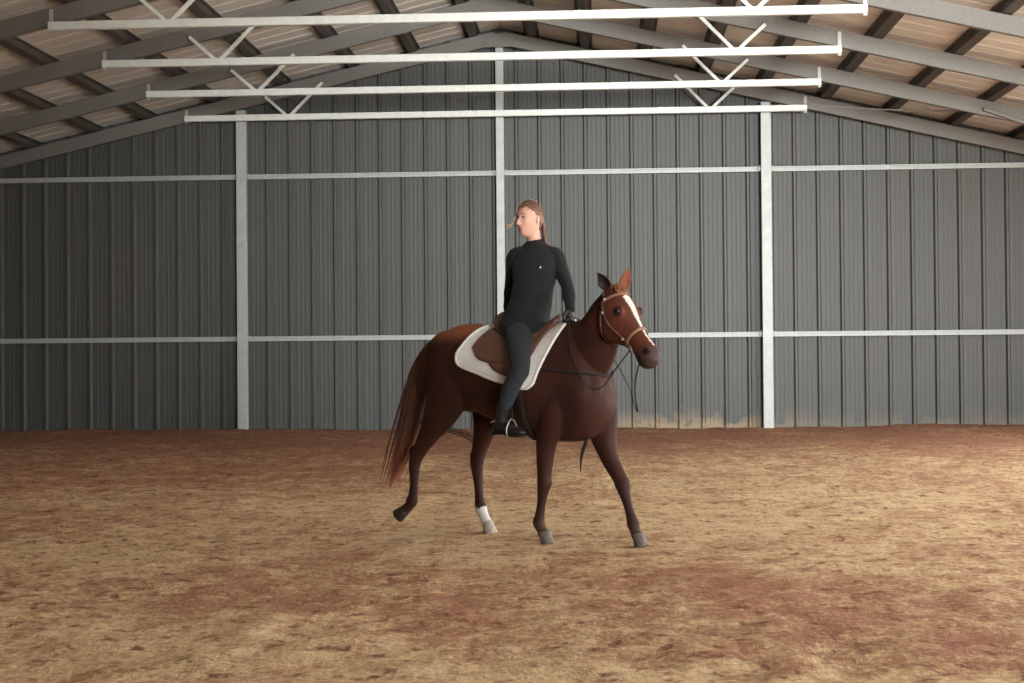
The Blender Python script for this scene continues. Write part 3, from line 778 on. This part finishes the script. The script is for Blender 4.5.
def ring(bm, c, nrm, r, t, seg=20, ts=8):
    z = nrm.normalized(); x = z.orthogonal().normalized(); y = z.cross(x); rs = []
    for i in range(seg):
        a = 2 * math.pi * i / seg; d = x * math.cos(a) + y * math.sin(a)
        rs.append([bm.verts.new(c + d * (r + t * math.cos(2 * math.pi * k / ts)) + z * (t * math.sin(2 * math.pi * k / ts))) for k in range(ts)])
    for i in range(seg):
        for k in range(ts): bm.faces.new((rs[i][k], rs[(i + 1) % seg][k], rs[(i + 1) % seg][(k + 1) % ts], rs[i][(k + 1) % ts]))
BIT = {}
for sd in (1, -1):
    p, d = head_at(.43, 0, R(118 * sd), .010); BIT[sd] = p
    bm = bmesh.new(); ring(bm, p, d, .024, .0045); ell(bm, p, (.010, .010, .010), u=8, v=6); obj('bit_ring', bm, M['metal'], bridle, True)
def on_neck(p, off=.008):
    """push a point out of the horse's body if it lies inside"""
    loc, nrm, idx, dist = HBVH.find_nearest(p)
    if (p - loc).dot(nrm) < off: return loc + nrm * off
    return p
def rein(name, ctrl, w_=.010, th_=.004):
    bm = bmesh.new(); n = 60; P = [on_neck(Vector(cr(ctrl, i / n))) for i in range(n + 1)]
    for _ in range(3):
        P = [P[0]] + [(P[i - 1] + P[i] * 2 + P[i + 1]) / 4 for i in range(1, n)] + [P[-1]]
        P = [on_neck(q, .006) for q in P]
    tube(bm, [(*q, w_ / 2, w_ / 3) for q in P], side=(.3, .3, .9), seg=8, sub=1); return obj(name, bm, M['dark_leather'], bridle, True)
HAND = Vector((.455, -.07, 1.575))
rein('rein', [tuple(BIT[1]), (.93, -.225, 1.20), (.83, -.21, 1.10), (.74, -.21, 1.08), (.64, -.21, 1.17), (.54, -.19, 1.36), tuple(HAND)])
rein('rein', [tuple(BIT[-1]), (.96, -.03, 1.10), (.93, .05, .93), (.88, .10, .95), (.78, .16, 1.10), (.64, .17, 1.30), (.54, .08, 1.50), tuple(HAND + Vector((0, .03, 0)))])
#==/TACK==
#==RIDER==
# ------------------------------------------------------------------ the rider
RO = Vector((-.51, 10.76, .76))
rider = empty('person', RO, 0, 'person in a black sweater and dark breeches riding the horse, head turned to look back', 'person')
def HL(x, y, z): return MH @ Vector((x, y, z))              # horse axes -> place
def putR(name, me, m, parent=None):
    me.transform(Matrix.Translation(-RO)); me.update()
    return link_mesh(name, me, m, parent or rider, True)
def bm_me(bm, name='m'):
    me = bpy.data.meshes.new(name); bmesh.ops.recalc_face_normals(bm, faces=bm.faces); bm.to_mesh(me); bm.free(); return me

# --- head
HC = Vector((-.484, 10.710, 2.276)); FF = Vector((-.70, -.71, -.04)).normalized()
HU = Vector((0.03, 0.02, 1)); HU = (HU - FF * HU.dot(FF)).normalized(); LL = HU.cross(FF)
def g2(d, s): return math.exp(-(d / s) ** 2)
def head_pt(th, ph, off=0.0):
    """th 0 at the face, + to her left; ph elevation"""
    f, l, z = math.cos(ph) * math.cos(th), math.cos(ph) * math.sin(th), math.sin(ph)
    F_, L_, Z = (f * .095 if (ph >= 0 or f < 0) else math.cos(ph) ** .60 * math.cos(th) * .095) - .004, l * .075, z * .120
    if Z < -.015:
        t = (-Z - .015) / .105
        L_ *= 1 - .24 * t ** 1.4
        if F_ < 0: F_ *= 1 - .42 * t
        else: F_ *= 1 + .04 * t
    if F_ > 0 and Z > .05: F_ *= 1 - .10 * (Z - .05) / .07
    if F_ < 0 and Z > -.03: F_ *= 1.10
    fr = max(0, f) ** .5 if f > 0 else 0
    d = 0
    d += .010 * g2(Z + .098, .018) * g2(L_, .022)                                   # chin
    nz = sstep(.020, -.034, Z) * (1 - sstep(-.034, -.050, Z))
    d += .026 * nz * g2(L_, .0115) + .007 * g2(Z + .037, .010) * g2(abs(L_) - .012, .008)
    d -= .010 * g2(Z - .012, .014) * g2(abs(L_) - .031, .015)                       # sockets
    d += .005 * g2(Z - .034, .010) * g2(abs(L_) - .028, .022)                       # brow
    d += .005 * g2(Z + .022, .022) * g2(abs(L_) - .045, .018)                       # cheek
    d += .009 * (g2(Z + .061, .0055) + g2(Z + .072, .006)) * g2(L_, .020)           # lips
    d -= .004 * g2(Z + .085, .007) * g2(L_, .02)
    p = Vector((F_ + d * fr, L_, Z)); 
    p *= 1.07
    if off: p += Vector((f, l, z)).normalized() * off
    return p
def hw_(p): return HC + FF * p.x + LL * p.y + HU * p.z
def head_mesh(bm, off=0.0, keep=None, nu=72, nv=54):
    vs = {}
    for j in range(nv + 1):
        ph = -math.pi / 2 + math.pi * j / nv
        for i in range(nu):
            if j in (0, nv) and i: vs[i, j] = vs[0, j]; continue
            vs[i, j] = (bm.verts.new(hw_(head_pt(2 * math.pi * i / nu, ph, off))))
    for j in range(nv):
        for i in range(nu):
            q = [vs[i, j], vs[(i + 1) % nu, j], vs[(i + 1) % nu, j + 1], vs[i, j + 1]]
            u = []
            for v in q:
                if v not in u: u.append(v)
            if keep:
                c = sum((v.co for v in u), Vector()) / len(u) - HC
                if not keep(Vector((c.dot(FF), c.dot(LL), c.dot(HU)))): continue
            bm.faces.new(u)

def twist(a): return Vector((math.cos(R(a)), math.sin(R(a)), 0))
# centre, side angle, half width, half depth
TORSO = [((-.530, 10.775, 1.445), 52, .150, .115), ((-.528, 10.77, 1.52), 48, .165, .120), ((-.505, 10.762, 1.60), 34, .148, .108), ((-.475, 10.752, 1.71), 18, .128, .095), ((-.455, 10.745, 1.82), 4, .138, .103),
         ((-.445, 10.74, 1.92), -5, .152, .112), ((-.440, 10.742, 1.99), -8, .150, .100), ((-.438, 10.742, 2.045), -8, .118, .072), ((-.440, 10.738, 2.08), -10, .062, .056)]
def torso(bm, grow=0.0, ext=None):
    rings = []; T = [(*c, a, w_, d) for c, a, w_, d in TORSO]; n = 4 * (len(T) - 1)
    for i in range(n + 1):
        x, y, z, a, w_, d = cr(T, i / n); s = twist(a); f = Vector((s.y, -s.x, 0)); C_ = Vector((x, y, z)); g_ = grow
        if ext: g_ += ext(z)
        ring = []
        for k in range(28):
            b = 2 * math.pi * k / 28
            sb = math.copysign(abs(math.cos(b)) ** .85, math.cos(b)); cb = math.copysign(abs(math.sin(b)) ** .9, math.sin(b))
            ring.append(C_ + s * ((w_ + g_) * sb) + f * ((d + g_) * cb))
        rings.append(ring)
    ring_loft(bm, rings)
SHL, ELL_, WRL = Vector((-.294, 10.722, 2.002)), Vector((-.212, 10.705, 1.785)), Vector((-.192, 10.545, 1.622))
SHR, ELR, WRR = Vector((-.590, 10.768, 2.006)), Vector((-.628, 10.905, 1.80)), Vector((-.650, 10.868, 1.640))
def arm(bm, sh, el, wr, g_=0.0, end=1.0):
    pts = [(*(sh + (el - sh) * -.12 + Vector((-(sh.x + .44) * .25, 0, 0))), .050 + g_, .046 + g_), (*sh, .054 + g_, .050 + g_), (*(sh + (el - sh) * .45), .044 + g_, .042 + g_), (*(sh + (el - sh) * .85), .038 + g_, .037 + g_), (*el, .037 + g_, .037 + g_),
           (*(el + (wr - el) * .30), .038 + g_, .037 + g_), (*(el + (wr - el) * .7), .030 + g_, .028 + g_), (*(el + (wr - el) * end), .026 + g_ * .8, .023 + g_ * .8)]
    tube(bm, pts, side=(.6, .8, .1), seg=18, sub=4)
def leg(bm, s, g_=0.0, foot=True):
    hip, mid, kn, calf, an = HL(.03, s * .10, 1.49), HL(.145, s * .25, 1.375), HL(.255, s * .375, 1.215), HL(.185, s * .405, 1.07), HL(.11, s * .405, .885)
    tube(bm, [(*HL(-.02, s * .07, 1.51), .10 + g_, .095 + g_), (*hip, .10 + g_, .09 + g_), (*mid, .082 + g_, .078 + g_), (*kn, .058 + g_, .056 + g_), (*HL(.235, s * .39, 1.16), .053 + g_, .052 + g_), (*calf, .053 + g_, .050 + g_), (*HL(.145, s * .407, .97), .040 + g_, .039 + g_), (*an, .033 + g_, .032 + g_)], side=tuple(MH.to_3x3() @ Vector((0, 1, 0))), seg=18, sub=4)
    if foot:
        tube(bm, [(*HL(.085, s * .405, .82), .030, .030), (*HL(.11, s * .407, .83), .036, .032), (*HL(.16, s * .412, .815), .032, .035), (*HL(.23, s * .42, .795), .024, .040), (*HL(.29, s * .428, .785), .016, .034)], side=tuple(MH.to_3x3() @ Vector((0, 1, 0))), seg=14, sub=3)
        tube(bm, [(*an, .033, .032), (*HL(.105, s * .405, .84), .034, .030)], side=tuple(MH.to_3x3() @ Vector((0, 1, 0))), seg=14, sub=3)
def hand(bm, wr, fwd, back, side, g_=0.0, curl=60):
    """fwd along the hand, back = out of the back of the hand, side = towards the thumb"""
    fwd, back = fwd.normalized(), back.normalized(); side = (side - fwd * side.dot(fwd) - back * side.dot(back)).normalized(); back = (back - fwd * back.dot(fwd)).normalized()
    pm = wr + fwd * .048
    tube(bm, [(*(wr - fwd * .02), .024 + g_, .018 + g_), (*wr, .026 + g_, .018 + g_), (*(wr + fwd * .04), .036 + g_, .015 + g_), (*(wr + fwd * .082), .038 + g_, .013 + g_)], side=tuple(back), seg=14, sub=3)
    for k, (o, L) in enumerate(((.029, .068), (.010, .076), (-.010, .071), (-.029, .056))):
        p = wr + fwd * .082 + side * o; d = fwd.copy(); pts = [(*(p - fwd * .02), .0085 + g_, .0085 + g_), (*p, .0085 + g_, .0085 + g_)]
        for q, seg_ in enumerate((.45, .32, .25)):
            ang = R(curl * (1.0 + .12 * k) * (.8, 1.1, .8)[q]); d = (Matrix.Rotation(ang, 3, fwd.cross(back)) @ d) if False else (d * math.cos(ang) - back * math.sin(ang) if q == 0 else (d * math.cos(ang) + (d.cross(side if side.cross(fwd).dot(back) > 0 else -side)).normalized() * math.sin(ang)))
            p = p + d.normalized() * L * seg_; pts.append((*p, .0080 + g_ - .0008 * q, .0080 + g_ - .0008 * q))
        tube(bm, pts, side=tuple(side), seg=10, sub=3)
    tb = wr + fwd * .022 + side * .028
    tube(bm, [(*(tb - side * .01), .013 + g_, .012 + g_), (*(tb + side * .018 + fwd * .014 - back * .008), .011 + g_, .011 + g_), (*(tb + side * .020 + fwd * .042 - back * .020), .0095 + g_, .0095 + g_), (*(tb + side * .010 + fwd * .064 - back * .028), .0075 + g_, .0075 + g_)], side=tuple(back), seg=10, sub=3)
LH_ARGS = (WRL, Vector((.02, -.45, -.75)), Vector((.75, -.5, .35)), Vector((-.3, -.6, .5)))
RH_ARGS = (WRR, Vector((-.10, .10, -.60)), Vector((-.9, -.2, .15)), Vector((.1, -.9, -.1)))

bm = bmesh.new()
head_mesh(bm); torso(bm)
tube(bm, [(-.440, 10.745, 2.05, .060, .060), (-.446, 10.742, 2.10, .053, .052), (-.455, 10.738, 2.15, .052, .050), (-.462, 10.735, 2.20, .055, .052)], side=(1, 0, 0), seg=20, sub=4)
arm(bm, SHL, ELL_, WRL); arm(bm, SHR, ELR, WRR)
for s in (1, -1): leg(bm, s)
hand(bm, *LH_ARGS, curl=62); hand(bm, *RH_ARGS, curl=22)
for s in (1, -1):
    c = hw_(Vector((-.012, s * .083, -.006))); rot = Matrix((FF, LL, HU)).transposed() @ Matrix.Rotation(R(-12), 3, 'Y') @ Matrix.Rotation(R(s * 18), 3, 'Z')
    ell(bm, c, (.017, .0075, .030), rot)
me = fuse(bm, .0046, 2, .5)
def skin_fn(co, no):
    p = co - HC; q = Vector((p.dot(FF), p.dot(LL), p.dot(HU)))
    c = mixc((.56, .33, .25), (.60, .30, .23), .5 + .5 * noise.noise(co * 25))
    if q.length < .16:
        if q.x > .05:
            c = mixc(c, (.58, .24, .19), .45 * g2(q.z + .022, .020) * g2(abs(q.y) - .040, .018))
            if (abs(q.z + .0706) < .0105 and abs(q.y) < .024 - 1.1 * abs(q.z + .0706)): c = (.40, .145, .125) if abs(q.z + .071) > .0015 else (.2, .06, .055)
            if abs(q.z - (.0375 - .12 * abs(abs(q.y) - .03))) < .0028 and .014 < abs(q.y) < .044: c = (.22, .12, .085)
            if g2(q.z - .012, .0085) * g2(abs(q.y) - .031, .017) > .55: c = mixc(c, (.22, .11, .085), .6)
    return c
paint(me, skin_fn)
putR('body', me, M['skin'])

bodyR = rider
for s in (1, -1):
    bm = bmesh.new(); ell(bm, hw_(Vector((.0765, s * .033, .013))), (.0105, .0105, .0060)); e = putR('eye', bm_me(bm), M['eye_white'])
    bm = bmesh.new(); ell(bm, hw_(Vector((.0835, s * .033 + .0, .013))) , (.0066, .0062, .0066), u=10, v=8); putR('iris', bm_me(bm), M['eye'], e)

# --- hair drawn back into a plait
def hairline(q):
    f = q.x
    if f > .055: z0 = .086
    elif f > -.018: z0 = .014 + (f + .018) / .073 * .072
    elif f > -.045: z0 = -.055 + (f + .045) / .027 * .069
    else: z0 = -.078
    z0 += .004 * math.sin(q.x * 210 + q.y * 60)
    return q.z > z0
bm = bmesh.new(); head_mesh(bm, .0055, hairline, 120, 90)
for v in bm.verts:
    if v.link_faces: v.co += (v.co - HC).normalized() * (.0028 * math.sin(60 * math.atan2((v.co - HC).dot(HU), -(v.co - HC).dot(FF)) * .5) + .002 * noise.noise(v.co * 60))
bmesh.ops.delete(bm, geom=[v for v in bm.verts if not v.link_faces], context='VERTS')
bmesh.ops.solidify(bm, geom=bm.faces[:], thickness=.004)
ell(bm, hw_(Vector((-.100, 0, -.012))), (.022, .022, .026)); 
for i in range(40):                                                    # combed strands to the back
    a = random.uniform(-1, 1); z0 = random.uniform(.06, .115)
    pts = []
    for t in (0, .3, .6, .9, 1.0):
        th = (1 if a > 0 else -1) * (R(62) + t * R(116)); ph = math.asin(max(-1, min(1, z0 / .125))) * (1 - .75 * t) 
        pts.append(tuple(hw_(head_pt(th, ph, .010))))
    lock(bm, pts, .0022, 4)
hair = putR('hair', bm_me(bm), M['hair_r'])
bm = bmesh.new()
P = [Vector((-.118, .010, -.020)), Vector((-.112, .026, -.055)), Vector((-.098, .044, -.095)), Vector((-.094, .052, -.135)), Vector((-.104, .050, -.17)), Vector((-.118, .044, -.20))]
for i in range(16):
    t = i / 15; c = hw_(Vector(cr([tuple(p) for p in P], t))); r = .0165 * (1 - .35 * t)
    for k in (-1, 1):
        rot = Matrix((FF, LL, HU)).transposed() @ Matrix.Rotation(R(38 * k), 3, 'X') @ Matrix.Rotation(R(20 * k), 3, 'Y')
        ell(bm, c + LL * (k * r * .55) + FF * (k * r * .2) + HU * (k * .003), (r * .75, r * .72, r * 1.15), rot, u=12, v=8)
putR('plait', bm_me(bm), M['hair_r'], rider)
bm = bmesh.new()
for i in range(16):
    a = random.uniform(-.008, .008); b = random.uniform(-.012, .012)
    lock(bm, [tuple(hw_(Vector((.070, -.056 + a, .035)))), tuple(hw_(Vector((.088, -.060 + a, .0)))), tuple(hw_(Vector((.108, -.055, -.028 + b * .5)))), tuple(hw_(Vector((.130 + a, -.058, -.045 + b)))), tuple(hw_(Vector((.150 + a * 2, -.070, -.048 + b * 1.6))))], .0014, 4)
for i in range(40):
    th = random.uniform(-2.6, 2.6); ph = random.uniform(.5, 1.4)
    p0, p1, p2 = head_pt(th, ph, .008), head_pt(th + .15, ph - .1, .016), head_pt(th + .35, ph - .15, .014)
    lock(bm, [tuple(hw_(p0)), tuple(hw_(p1)), tuple(hw_(p2))], .0008, 3)
tag(putR('loose_hair', bm_me(bm), M['blond']), 'pale wind-blown strands of hair', kind='stuff')

# --- clothes
bm = bmesh.new()
torso(bm, .010, lambda z: .016 * sstep(1.72, 1.52, z) + .014 * g2(z - 1.70, .10) + .006 * sstep(1.9, 2.0, z) * (1 - sstep(2.0, 2.08, z)))
arm(bm, SHL, ELL_, WRL, .010, .98); arm(bm, SHR, ELR, WRR, .010, .98)
tube(bm, [(-.438, 10.745, 2.04, .085, .085), (-.441, 10.743, 2.075, .064, .066), (-.447, 10.741, 2.105, .060, .062), (-.452, 10.739, 2.128, .060, .062)], side=(1, 0, 0), seg=24, sub=4, round_ends=False)
ell(bm, (-.305, 10.73, 2.005), (.062, .058, .050)); ell(bm, (-.580, 10.765, 2.008), (.062, .058, .050))
tube(bm, [(-.455, 10.74, 2.085, .050, .060), (-.51, 10.755, 2.056, .046, .055), (-.585, 10.765, 2.012, .040, .050)], side=(0, 1, 0)); tube(bm, [(-.425, 10.74, 2.085, .050, .060), (-.37, 10.738, 2.055, .046, .055), (-.300, 10.73, 2.010, .040, .050)], side=(0, 1, 0))
tube(bm, [(-.505, 10.755, 1.62, .150, .118), (-.515, 10.75, 1.55, .166, .142), (-.515, 10.742, 1.48, .174, .158), (-.515, 10.736, 1.432, .172, .162)], side=(0, 1, 0), seg=28, round_ends=False)
sw = fuse(bm, .006, 3, .5)
NR = [v.normal.copy() for v in sw.vertices]
for v, vn in zip(sw.vertices, NR):
    c = v.co.copy(); k = noise.noise(Vector((c.x * 5, c.y * 5, c.z * 16))) * .005 + noise.noise(Vector((c.x * 12 + c.z * 9, c.y * 12, c.z * 22))) * .003
    k *= .35 + .65 * (1 - sstep(1.95, 2.0, c.z) * .6); v.co = c + vn * k
sweater = putR('sweater', sw, M['sweater'])
swb = BVHTree.FromObject(sweater, bpy.context.evaluated_depsgraph_get())
h = swb.ray_cast(Vector((-.403, 10.2, 1.928)) - RO, Vector((0, 1, 0)))
if h[0]:
    c = h[0]; n = -h[1] if h[1].y > 0 else h[1]; u = Vector((0, 0, 1)); u = (u - n * u.dot(n)).normalized(); s_ = u.cross(n)
    bm = bmesh.new(); fr = []; bk = []
    for k in range(10):
        a = R(36 * k + 8); r = .0095 if k % 2 == 0 else .004
        q = c + s_ * math.cos(a) * r + u * math.sin(a) * r
        fr.append(bm.verts.new(q + n * .004)); bk.append(bm.verts.new(q - n * .002))
    bm.faces.new(fr); bm.faces.new(bk[::-1])
    for k in range(10): bm.faces.new((fr[k], fr[(k + 1) % 10], bk[(k + 1) % 10], bk[k]))
    tag(obj('emblem', bm, M['white'], sweater), 'tiny white chest emblem')

bm = bmesh.new()
for s in (1, -1): leg(bm, s, .008, False)
torso(bm, .004, lambda z: -.06 if z > 1.62 else 0)
# keep only the seat part of the trunk: cut above the waist
bmesh.ops.bisect_plane(bm, geom=bm.verts[:] + bm.edges[:] + bm.faces[:], plane_co=(0, 0, 1.60), plane_no=(0, 0, 1), clear_outer=True)
bmesh.ops.holes_fill(bm, edges=[e for e in bm.edges if e.is_boundary])
br = fuse(bm, .006, 3, .5)
NR = [v.normal.copy() for v in br.vertices]
for v, vn in zip(br.vertices, NR):
    c = v.co.copy(); v.co = c + vn * (noise.noise(Vector((c.x * 9, c.y * 9, c.z * 14))) * .004)
putR('breeches', br, M['breeches'])
for s in (1, -1):
    bm = bmesh.new(); sd = tuple(MH.to_3x3() @ Vector((0, 1, 0)))
    tube(bm, [(*HL(.137, s * .407, .955), .050, .049), (*HL(.12, s * .406, .91), .044, .043), (*HL(.108, s * .405, .865), .043, .039), (*HL(.105, s * .405, .83), .046, .038)], side=sd, seg=18, sub=3)
    tube(bm, [(*HL(.075, s * .405, .812), .036, .036), (*HL(.11, s * .407, .825), .043, .039), (*HL(.16, s * .412, .815), .038, .041), (*HL(.23, s * .42, .798), .031, .046), (*HL(.285, s * .427, .790), .024, .042), (*HL(.315, s * .431, .785), .014, .026)], side=sd, seg=18, sub=3)
    bt = putR('boot', fuse(bm, .005, 3, .5), M['boot'])
    # sole and heel
    bm = bmesh.new(); Q = [(.045, .030), (.06, .036), (.12, .034), (.18, .040), (.24, .046), (.29, .042), (.322, .022)]
    top_, bot_ = [], []
    out = [(x, w_) for x, w_ in Q] + [(x, -w_) for x, w_ in Q[::-1]]
    for x, w_ in out:
        zz = .781 - .02 * sstep(.10, .25, x) + .004
        top_.append(bm.verts.new(HL(x, s * (.405 + .075 * (x - .08)) + w_, zz))); bot_.append(bm.verts.new(HL(x, s * (.405 + .075 * (x - .08)) + w_, zz - (.022 if x < .10 else .010))))
    bm.faces.new(top_); bm.faces.new(bot_[::-1]); N_ = len(out)
    for k in range(N_): bm.faces.new((top_[k], top_[(k + 1) % N_], bot_[(k + 1) % N_], bot_[k]))
    putR('sole', bm_me(bm), M['dark_leather'], bt)
    bm = bmesh.new(); pts = []; nr = []; c0 = Vector((.104, s * .405, .855))
    for i in range(25):
        a = 2 * math.pi * i / 24; d = Vector((math.cos(a), math.sin(a), 0)); pts.append(HL(*(c0 + Vector((d.x * .049, d.y * .045, -.02 * d.x))))); nr.append(MH.to_3x3() @ d)
    p0 = HL(.055, s * .405, .862); p1 = HL(.015, s * .405, .848); tube(bm, [(*p0, .005, .005), (*((p0 + p1) / 2), .005, .005), (*p1, .004, .004)], seg=8, sub=2)
    putR('spur', bm_me(bm), M['metal'], bt)
bm = bmesh.new(); hand(bm, *LH_ARGS, g_=.0022, curl=62); putR('glove', fuse(bm, .004, 1, .4), M['boot'])
bm = bmesh.new(); hand(bm, *RH_ARGS, g_=.0022, curl=22); putR('glove', fuse(bm, .004, 1, .4), M['boot'])

# horse, tack and rider stand together on the dirt
for o in (horse, pad, saddle, bridle, rider):
    o.location = o.location + Vector((.004, -.10, 0))
#==/RIDER==
